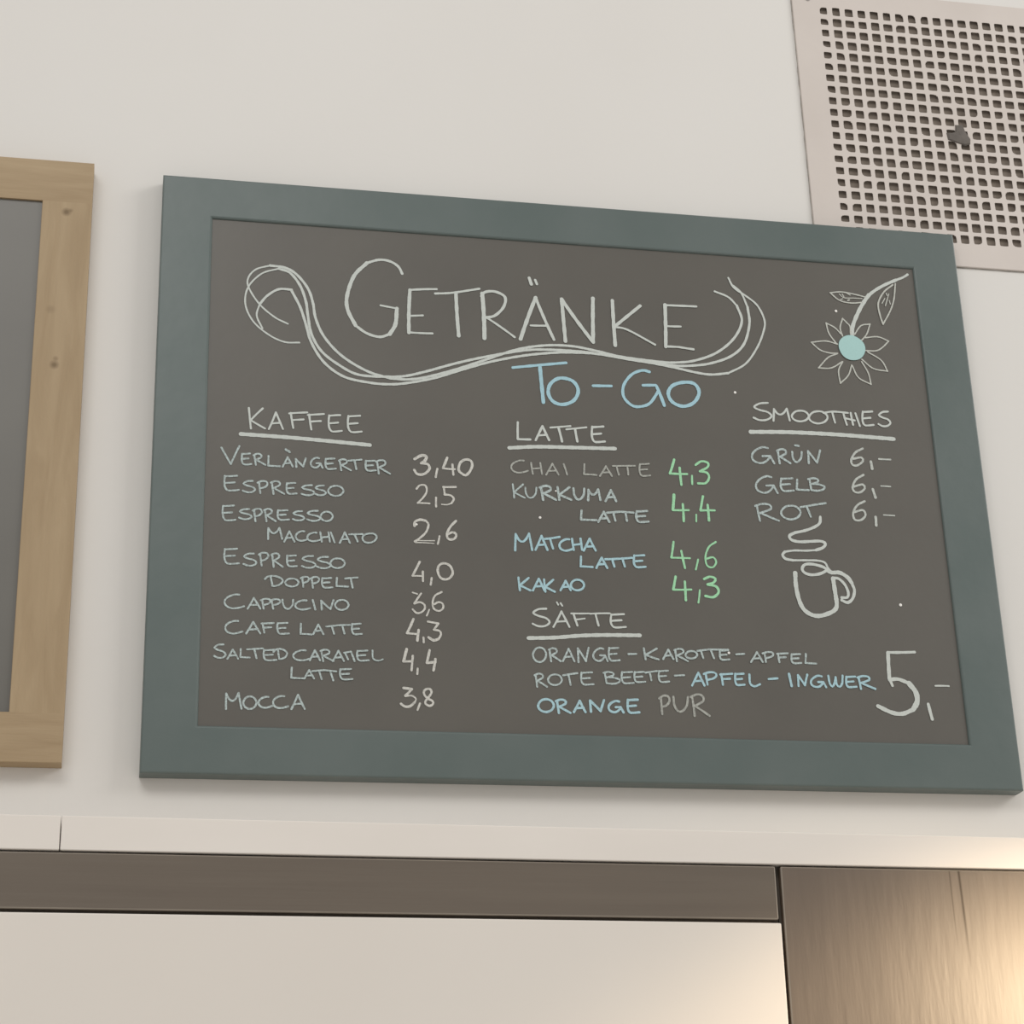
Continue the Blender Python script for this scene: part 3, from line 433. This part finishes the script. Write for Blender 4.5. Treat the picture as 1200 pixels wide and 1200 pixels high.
    ('menu_lettering', 'grey', 'l2.33:517.8,90.1 518.2,72.3;c2.34:516,88.8 520.5,91.7 525.3,91.2 526.7,87 523.7,82.1 518.1,79.6;c2.34:531,91.1 531.4,82.4 534.7,76.1 539.4,75.9 544.5,82 546.2,91.2;l2.34:550.7,92.1 552.1,71.4;c2.36:549.4,91.2 555.6,94.1 561.4,92.9 562.3,87.5 552.7,81.5;l2.35:552.8,82.2 567.9,71.8'),
    ('section_heading_lettering', 'white', 'c2.31:658.8,428.6 649.4,427.3 642.8,422.7 648.7,419.5 657.9,417.3 661.7,412.7 656.1,408.2 647.8,407.2 641.1,409.8;l2.31:663.5,407.4 665.1,421.6;c2.31:665.1,421.6 668.4,416.6 672.1,415.3 676.2,417.8 679.9,423;l2.31:679.9,423 682.1,408.8;o2.31:695.2,421.4 688.9,419.5 684.9,414.3 687.5,409.9 694.1,408.4 701.1,410.7 704.4,415.7 701.3,420.2;o2.32:716,421.9 708.9,419.7 704.5,413.8 707.3,408.9 714.6,407.1 722.4,409.8 726.1,415.4 722.7,420.5;c2.33:767.7,424.6 766.5,418 766.4,412 768.1,408.3 771.8,408 778.6,409.1;l2.35:767.6,424.1 778.7,425.4;l2.34:767.1,416.3 775.7,417.5;c2.35:797.2,426.4 790.8,425.4 786.1,421.5 790.1,418.7 796.2,416.7 798.6,412.7 794.7,408.9 789,408.2 784.5,410.5;c2.33:721.9,420.2 733,422.5 750.1,421.9;l2.32:732.1,421.2 734.1,409.1;l2.33:745,420.3 747.5,407.4;l2.33:753.3,422.1 754.7,407.8;l2.33:745.6,415.5 757.1,413.2;l2.33:758.8,422 762.4,406.7'),
    ('heading_underline', 'white', 'c4.63:636.6,392.6 680.9,394.7 735.1,395 800.5,393.4'),
    ('menu_lettering', 'chalk', 'c2.36:654.3,374.3 648.7,375.2 640.6,371.3 635.7,364.9 637,358.9 643.3,356.2 649.9,357.7 656.6,364.1;l2.37:647.8,364.6 656.2,365.1 660.1,356.7;l2.37:665.4,372.4 666.3,357;c2.38:664.4,371.6 669.2,373.9 673.7,373.2 674.3,369.2 666.9,364.6;l2.38:666.9,365.1 678.5,357.7;c2.38:681.7,371.4 681.8,364.8 684,360.1 687.3,360 691.1,364.7 692.5,371.8;l2.39:699.4,358.8 699.8,373.3;l2.39:699.8,373.3 708.9,360.1;l2.4:708.9,360.1 713.6,374.8;l2.39:685.5,379.3 689.6,378.9'),
    ('menu_lettering', 'chalk', 'c2.34:655.6,340.2 650.1,341.1 642.3,337.2 637.5,330.6 638.8,324.4 644.8,321.6 651.2,323.1 657.7,329.7;l2.35:649.2,330.2 657.3,330.7 661.1,322;c2.35:666.5,339.3 665.4,333.6 665.5,328.3 667.7,325.1 671.9,324.9 679.6,325.9;l2.36:666.4,338.9 679,340.1;l2.36:666.2,332.1 676,333.2;l2.36:684.5,339 683,327.3;l2.36:683,327.3 696.5,327.2;l2.36:698.4,340.5 699.4,327.4;c2.37:696.9,340 702.5,341.5 707.9,340.3 707.6,337.3 700,334.3;c2.37:700.1,334.6 707.4,334.7 714.6,332.5 713.3,329.1 706.7,327 699.4,327.4'),
    ('menu_lettering', 'chalk', 'l2.32:636.5,306.7 638.8,288.9;c2.34:634.8,305.8 643,308.6 650.8,307.8 652,303.2 639.5,297.7;l2.33:639.5,298.3 659.9,290;o2.33:674.7,308.1 667.4,305.8 663,299.6 665.8,294.2 673.3,292.1 681.2,294.9 685,301 681.6,306.5;l2.36:685.5,306.8 714.3,312.9;l2.34:692.5,307.9 696,296.3'),
    ('price_lettering', 'price2', 'c2.5:763.2,380 754.1,374.6 748.5,365.5 749.5,359.9 754.9,359.4 761.6,364.6 760.5,369 750.2,366.9;l3.01:771,364.8 771.6,356.3;l2.02:780.7,368.4 793.9,368.4'),
    ('price_lettering', 'price2', 'c2.48:760.8,348.5 751.7,342.5 746.9,333.5 748.7,328 754.8,327.6 760.7,332.6 758.8,337 748.5,334.1;l2.98:769.9,332 772,322.4;l1.6:779.7,336.4 790.5,336.2'),
    ('price_lettering', 'price2', 'c2.46:759.2,317.5 750.2,312.3 744.7,303.4 745.5,295.6 752.3,295.1 758.3,300.9 755.8,306.8 745.5,303.9;l2.95:769.8,299.6 769.4,289.8;l1.58:779.2,302.4 791.5,302.2'),
    ('price_lettering', 'white', 'l3.03:797.4,147.6 768.4,146.2;l4.13:767.6,145.9 766.1,117.4;l3.19:766.1,117.4 768.7,109.8;c3.95:766,116.2 775.8,117.1 787.3,112.9;c5.62:787.3,112.9 793.7,103.5 794.1,93.3 788.6,84.4;c4.46:788.6,84.4 776.2,79.6 764.4,80.8 750.3,87.2;l3.36:806.1,91 808.7,74.7;l1.89:816.3,111.1 831.4,111.3'),
]
DOTS = [(622.3, 438.9, 1.51), (399.3, 281.2, 1.4), (787.4, 199.8, 1.64), (593.3, 139.9, 1.38), (748.4, 547.8, 1.57), (269.4, 267.4, 1.1), (417.3, 312.0, 0.94), (842.5, 610.6, 1.08)]

# ------------------------------------------------------------------ the setting
# wall with the rectangular duct opening behind the grille
GX0, GX1, GZ0, GZ1 = 0.762, 1.099, BZ + 0.650, BZ + 0.978
bm = bmesh.new()
xs = [-2.2, GX0, GX1, 2.6]
zs = [0.0, GZ0, GZ1, 3.35]
vv = [[bm.verts.new((x, 0, z)) for z in zs] for x in xs]
for i in range(3):
    for j in range(3):
        if i == 1 and j == 1:
            continue
        bm.faces.new((vv[i][j], vv[i + 1][j], vv[i + 1][j + 1], vv[i][j + 1]))
r = bmesh.ops.extrude_face_region(bm, geom=list(bm.faces))
for v in [g for g in r['geom'] if isinstance(g, bmesh.types.BMVert)]:
    v.co.y = 0.12
bmesh.ops.recalc_face_normals(bm, faces=bm.faces)
structure(mesh_obj('wall_back', bm, WALL))

bm = bmesh.new()
box(bm, -2.2, 2.6, -4.2, 0.12, -0.1, 0.0)
structure(mesh_obj('floor', bm, FLOOR))

# cream strip along the top of the cabinets, in two lengths that meet at a thin joint
CY = -0.302          # cabinet front
TILT = -0.0072       # cabinets and strip rolled slightly down to the right to fit lens-distorted image lines


def tilt(o):
    o.rotation_euler = (0, math.atan(-TILT), 0)
    return o


ORG = Vector((0.30, 0.0, BZ))      # cabinets and strip are laid out from here


def strip(name, x0, x1):
    bm = bmesh.new()
    box(bm, x0 - ORG.x, x1 - ORG.x, CY - 0.002, -0.004, -0.1415, -0.1138, 0.0008, 2)
    return tilt(structure(mesh_obj(name, bm, TRIM, loc=ORG)))


strip('trim_1', -1.20, -0.0636)
strip('trim_2', -0.0628, 1.30)

# ------------------------------------------------------------------ cabinets
SPLIT = 0.5308


def local(x):
    return x - ORG.x


def panel(name, x0, x1, z0, z1, mats, parent, depth=0.008, bev=0.0012, edge=True):
    bm = bmesh.new()
    box(bm, local(x0), local(x1), CY, CY + depth, z0, z1, bev, 2)
    if edge:
        for f in bm.faces:
            n = f.normal
            if f.calc_area() < 0.01 and abs(n.y) > 0.1 and abs(n.y) < 0.99:
                f.material_index = 1
    bm.normal_update()
    return mesh_obj(name, bm, mats, parent)


cabL = thing('wall_cabinet', 'long built-in cabinet below the boards, dark wood fascia over cream panels', 'cabinet', ORG)
tilt(cabL)
FLOOR_Z = -BZ + 0.012
bm = bmesh.new()
box(bm, local(-1.20), local(SPLIT - 0.0005), CY + 0.0085, -0.004, FLOOR_Z, -0.1425)
mesh_obj('carcass', bm, DARK, cabL)
panel('fascia', -1.20, 0.5285, -0.1878, -0.1428, [OAK_H, OAK_EDGE], cabL)
panel('door', -1.20, -0.452, -1.90, -0.1906, [CREAM], cabL, edge=False)
panel('door', -0.449, 0.5304, -1.90, -0.1906, [CREAM], cabL, edge=False)
bm = bmesh.new()
box(bm, local(-1.20), local(SPLIT - 0.0005), CY + 0.03, CY + 0.048, FLOOR_Z, -1.905)
mesh_obj('plinth', bm, OAK_H, cabL)

cabR = thing('tall_cabinet', 'tall dark wood cabinet door on the right, lit by a warm lamp', 'cabinet', ORG)
tilt(cabR)
bm = bmesh.new()
box(bm, local(SPLIT + 0.0005), local(1.30), CY + 0.0085, -0.004, FLOOR_Z, -0.1425)
mesh_obj('carcass', bm, DARK, cabR)
add_cracks(OAK_V, [(0.3932, -0.143, -0.232, -0.025, 0.0017, 0.75), (0.3846, -0.143, -0.215, -0.010, 0.0012, 0.5)], (0.035, 0.024, 0.016))
panel('door', 0.5330, 1.10, -1.90, -0.1428, [OAK_V, OAK_EDGE], cabR)
panel('door', 1.103, 1.30, -1.90, -0.1428, [OAK_V, OAK_EDGE], cabR)
bm = bmesh.new()
box(bm, local(SPLIT + 0.0005), local(1.30), CY + 0.03, CY + 0.048, FLOOR_Z, -1.905)
mesh_obj('plinth', bm, OAK_H, cabR)

# ------------------------------------------------------------------ the drinks chalkboard
W, H, T = 0.900, 0.6574, 0.0195
IN = (0.0535, 0.0482, 0.8460, 0.6085)      # the writing field inside the frame
board = thing('chalkboard', 'teal-framed drinks chalkboard covered in chalk lettering', 'chalkboard', (0, BY, BZ))
bm = bmesh.new()
ring_frame(bm, (0, 0, W, H), IN, 0.0, T, 0.010, 0.0016)
mesh_obj('frame', bm, TEAL, board)
REC = 0.0026
bm = bmesh.new()
box(bm, IN[0] - 0.02, IN[2] + 0.02, REC, REC + 0.006, IN[1] - 0.02, IN[3] + 0.02)
face = mesh_obj('writing_surface', bm, SLATE, board)

TINT = {'blue': 'light blue chalk lettering', 'paleblue': 'pale blue chalk lettering', 'green': 'green chalk price',
        'grey': 'faint grey chalk lettering'}
for name, ink, enc in CHALK:
    bm = bmesh.new()
    chalk_mesh(bm, enc, REC - 0.0004)
    o = mesh_obj(name, bm, INK[ink], face)
    if ink in TINT:
        o['label'] = TINT[ink]


def blob(bm, x, z, r, y, n=14, wob=0.0):
    vs = []
    for k in range(n):
        a = 2 * math.pi * k / n
        rr = r * (1 + wob * math.sin(3 * a + 1) + wob * .7 * math.sin(5 * a))
        vs.append(bm.verts.new(((x + rr * math.cos(a)) * .001, y, (z + rr * math.sin(a)) * .001)))
    c = bm.verts.new((x * .001, y - 0.0003, z * .001))
    for k in range(n):
        bm.faces.new((vs[k], vs[(k + 1) % n], c))
    bmesh.ops.recalc_face_normals(bm, faces=bm.faces)
    for f in bm.faces:
        if f.normal.y > 0:
            f.normal_flip()


bm = bmesh.new()
blob(bm, 762.6, 502.6, 15.6, REC - 0.0010, 40, 0.012)
o = mesh_obj('flower_centre', bm, INK['disc'], face)
o['label'] = 'aqua chalk disc at the heart of the flower'
for x, z, r in DOTS:
    bm = bmesh.new()
    blob(bm, x, z, r, REC - 0.0005)
    mesh_obj('chalk_dot', bm, INK['dot'], face)

# ------------------------------------------------------------------ the wooden board at the left edge
wx1, wz0, wz1 = -0.0728, 0.0078, 0.6647
wx0 = wx1 - 0.900
pine = thing('wooden_chalkboard', 'blank chalkboard in a light pine frame at the left edge', 'chalkboard', (wx1, BY, BZ))
a, b = 0.0500, 0.0490      # rail widths
zin0, zin1 = 0.0565, 0.6150
for (x0, x1, z0, z1, m) in ((-0.9, 0, wz0, zin0, PINE_H), (-0.9, 0, zin1, wz1, PINE_H),
                            (-0.9, -0.9 + 0.051, zin0, zin1, PINE_V), (-0.0512, 0, zin0, zin1, PINE_V)):
    bm = bmesh.new()
    box(bm, x0, x1, 0.0, T, z0, z1)
    # soften only the outer arrises so that the butt joints stay closed
    es = [e for e in bm.edges if all(abs(v.co.y) < 1e-6 for v in e.verts)
          and not (abs(e.verts[0].co.z - e.verts[1].co.z) < 1e-6 and min(abs(e.verts[0].co.z - zin0), abs(e.verts[0].co.z - zin1)) < 1e-6)]
    bmesh.ops.bevel(bm, geom=es, offset=0.0007, segments=2, affect='EDGES', profile=0.5)
    mesh_obj('frame_rail', bm, m, pine)
add_marks(PINE_V, [(-0.0260, 0.0, 0.603, 0.0058, 0.9), (-0.0215, 0.0, 0.605, 0.0030, 0.5), (-0.0290, 0.0, 0.424, 0.0056, 0.85), (-0.0280, 0.0, 0.431, 0.0036, 0.5), (-0.036, 0.0, 0.487, 0.006, 0.3)], (0.17, 0.115, 0.06))
bm = bmesh.new()
box(bm, -0.87, -0.03, REC, REC + 0.006, 0.03, 0.64)
mesh_obj('writing_surface', bm, SLATE_PLAIN, pine)

# ------------------------------------------------------------------ the ventilation grille
PX0, PX1, PZ0, PZ1 = 0.7385, 1.1225, 0.6255, 0.9987
HX, HZ, DX, DZ, NC, NR = 0.7772, 0.9658, 0.01618, 0.01600, 20, 20
grille = thing('vent_grille', 'white perforated ventilation grille high on the wall', 'vent', (PX0, 0.0, BZ + PZ0))
YF, YB = -0.0032, -0.0024
bm = bmesh.new()
fx0, fx1 = HX - DX / 2, HX + (NC - .5) * DX
fz1, fz0 = HZ + DZ / 2, HZ - (NR - .5) * DZ
P3 = lambda x, y, z: (x - PX0, y, z - PZ0)
nodes = {}


def node(i, j):
    if (i, j) not in nodes:
        nodes[(i, j)] = bm.verts.new(P3(fx0 + i * DX, YF, fz1 - j * DZ))
    return nodes[(i, j)]


for c in range(NC):
    for rr in range(NR):
        cx, cz = HX + c * DX, HZ - rr * DZ
        ew = 0.0055 * (1 + random.uniform(-.08, .08))
        eh = 0.0055 * (1 + random.uniform(-.08, .08))
        if c == 0:
            ew *= 0.88
            eh *= 0.85
        elif rr == 0:
            ew *= 0.93
        worn = random.random()
        N8 = 16
        hole = []
        cut = random.randrange(4) if worn < (0.65 if c == 0 else 0.28) else -1
        for k in range(N8):
            a = math.pi / 4 + 2 * math.pi * k / N8
            ca, sa = math.cos(a), math.sin(a)
            p = 0.30
            ux = math.copysign(abs(ca) ** p, ca)
            uz = math.copysign(abs(sa) ** p, sa)
            g = 1.0
            if cut >= 0:
                corner = math.pi / 4 + cut * math.pi / 2
                da = (a - corner + math.pi) % (2 * math.pi) - math.pi
                g = 1 - 0.30 * math.exp(-(da / 0.45) ** 2)
            g *= 1 + random.uniform(-.025, .025)
            hole.append((cx + ux * ew * g, cz + uz * eh * g))
        hv = [bm.verts.new(P3(x, YF, z)) for x, z in hole]
        hb = [bm.verts.new(P3(x, YB, z)) for x, z in hole]
        cor = [node(c + 1, rr), node(c, rr), node(c, rr + 1), node(c + 1, rr + 1)]  # at 45, 135, 225, 315 degrees
        q = N8 // 4
        for s in range(4):
            seg = [hv[(s * q + t) % N8] for t in range(q + 1)]
            bm.faces.new([cor[s]] + [cor[(s + 1) % 4]] + seg[::-1])
        for k in range(N8):
            j = (k + 1) % N8
            bm.faces.new((hv[k], hv[j], hb[j], hb[k]))
# margins around the field, then the plate's rim
rim = [bm.verts.new(P3(x, YF, z)) for x, z in ((PX1 - .0006, PZ1 - .0006), (PX0 + .0006, PZ1 - .0006), (PX0 + .0006, PZ0 + .0006), (PX1 - .0006, PZ0 + .0006))]
top = [node(i, 0) for i in range(NC + 1)]
bot = [node(i, NR) for i in range(NC + 1)]
lef = [node(0, j) for j in range(NR + 1)]
rig = [node(NC, j) for j in range(NR + 1)]
bm.faces.new([rim[0], rim[1]] + top)
bm.faces.new([rim[1], rim[2]] + lef[::-1])
bm.faces.new([rim[2], rim[3]] + bot[::-1])
bm.faces.new([rim[3], rim[0]] + rig)
ro = [bm.verts.new(P3(x, YF + .0006, z)) for x, z in ((PX1, PZ1), (PX0, PZ1), (PX0, PZ0), (PX1, PZ0))]
rb = [bm.verts.new(P3(x, -0.0011, z)) for x, z in ((PX1, PZ1), (PX0, PZ1), (PX0, PZ0), (PX1, PZ0))]
for A, B in ((rim, ro), (ro, rb)):
    for k in range(4):
        j = (k + 1) % 4
        bm.faces.new((A[k], A[j], B[j], B[k]))
bmesh.ops.recalc_face_normals(bm, faces=bm.faces)
mesh_obj('perforated_plate', bm, PLATE, grille)
bm = bmesh.new()
box(bm, GX0 - PX0 + .001, GX1 - PX0 - .001, 0.0010, 0.0100, GZ0 - BZ - PZ0 + .001, GZ1 - BZ - PZ0 - .001)  # added sheet close behind the holes, coloured like the duct's shade
mesh_obj('duct_shade_sheet', bm, DUCT_SHADE, grille)
# added dark uneven strip, painting in the shaded crack between plate and wall
bm = bmesh.new()
peri = []
w_, h_ = PX1 - PX0, PZ1 - PZ0
for k in range(40):
    peri.append((w_ * k / 40, 0.0, 0, -1))
for k in range(40):
    peri.append((w_, h_ * k / 40, 1, 0))
for k in range(40):
    peri.append((w_ - w_ * k / 40, h_, 0, 1))
for k in range(40):
    peri.append((0.0, h_ - h_ * k / 40, -1, 0))
A, B, D = [], [], []
for (x, z, nx, nz) in peri:
    e = random.uniform(0.0003, 0.0013)
    A.append(bm.verts.new((x + nx * e, -0.0001, z + nz * e)))
    B.append(bm.verts.new((x + nx * e * .8, -0.0009, z + nz * e * .8)))
    D.append(bm.verts.new((x - nx * .012, -0.0010, z - nz * .012)))
n = len(A)
for k in range(n):
    j = (k + 1) % n
    bm.faces.new((A[k], A[j], B[j], B[k]))
    bm.faces.new((B[k], B[j], D[j], D[k]))
bmesh.ops.recalc_face_normals(bm, faces=bm.faces)
mesh_obj('gap_shade_strip', bm, GAP_SHADE, grille)
# the dark lump stuck in the middle of the grille
bm = bmesh.new()
sh = [(-0.0148, 0.0050), (-0.0080, 0.0056), (-0.0052, 0.0072), (-0.0044, 0.0150), (0.0034, 0.0152), (0.0058, 0.0075), (0.0098, 0.0000),
      (0.0090, -0.0062), (0.0030, -0.0082), (-0.0060, -0.0056), (-0.0140, -0.0030)]
sh = [(x * 1.22, z * 1.22) for x, z in sh]
cen = bm.verts.new((0, -0.0030, 0))
v1 = [bm.verts.new((x, 0.0, z)) for x, z in sh]
v2 = [bm.verts.new((x * .86, -0.0016, z * .86)) for x, z in sh]
n = len(sh)
for k in range(n):
    j = (k + 1) % n
    bm.faces.new((v1[k], v1[j], v2[j], v2[k]))
    bm.faces.new((v2[k], v2[j], cen))
bmesh.ops.recalc_face_normals(bm, faces=bm.faces)
o = mesh_obj('dark_lump', bm, LUMP, grille, (0.9345 - PX0, YF, 0.8005 - PZ0))
o['label'] = 'dark grey lump stuck over the middle holes'
for (sx, sz) in ((0.7585, 0.9810), (1.1030, 0.9810), (1.1030, 0.6430), (0.7585, 0.6430)):
    bm = bmesh.new()
    bmesh.ops.create_cone(bm, cap_ends=True, segments=20, radius1=0.0034, radius2=0.0026, depth=0.0012,
                          matrix=Matrix.Rotation(math.radians(90), 4, 'X'))
    box(bm, -0.0026, 0.0026, -0.0009, -0.0005, -0.0004, 0.0004)
    mesh_obj('screw', bm, SCREW, grille, (sx - PX0, YF - 0.0005, sz - PZ0))
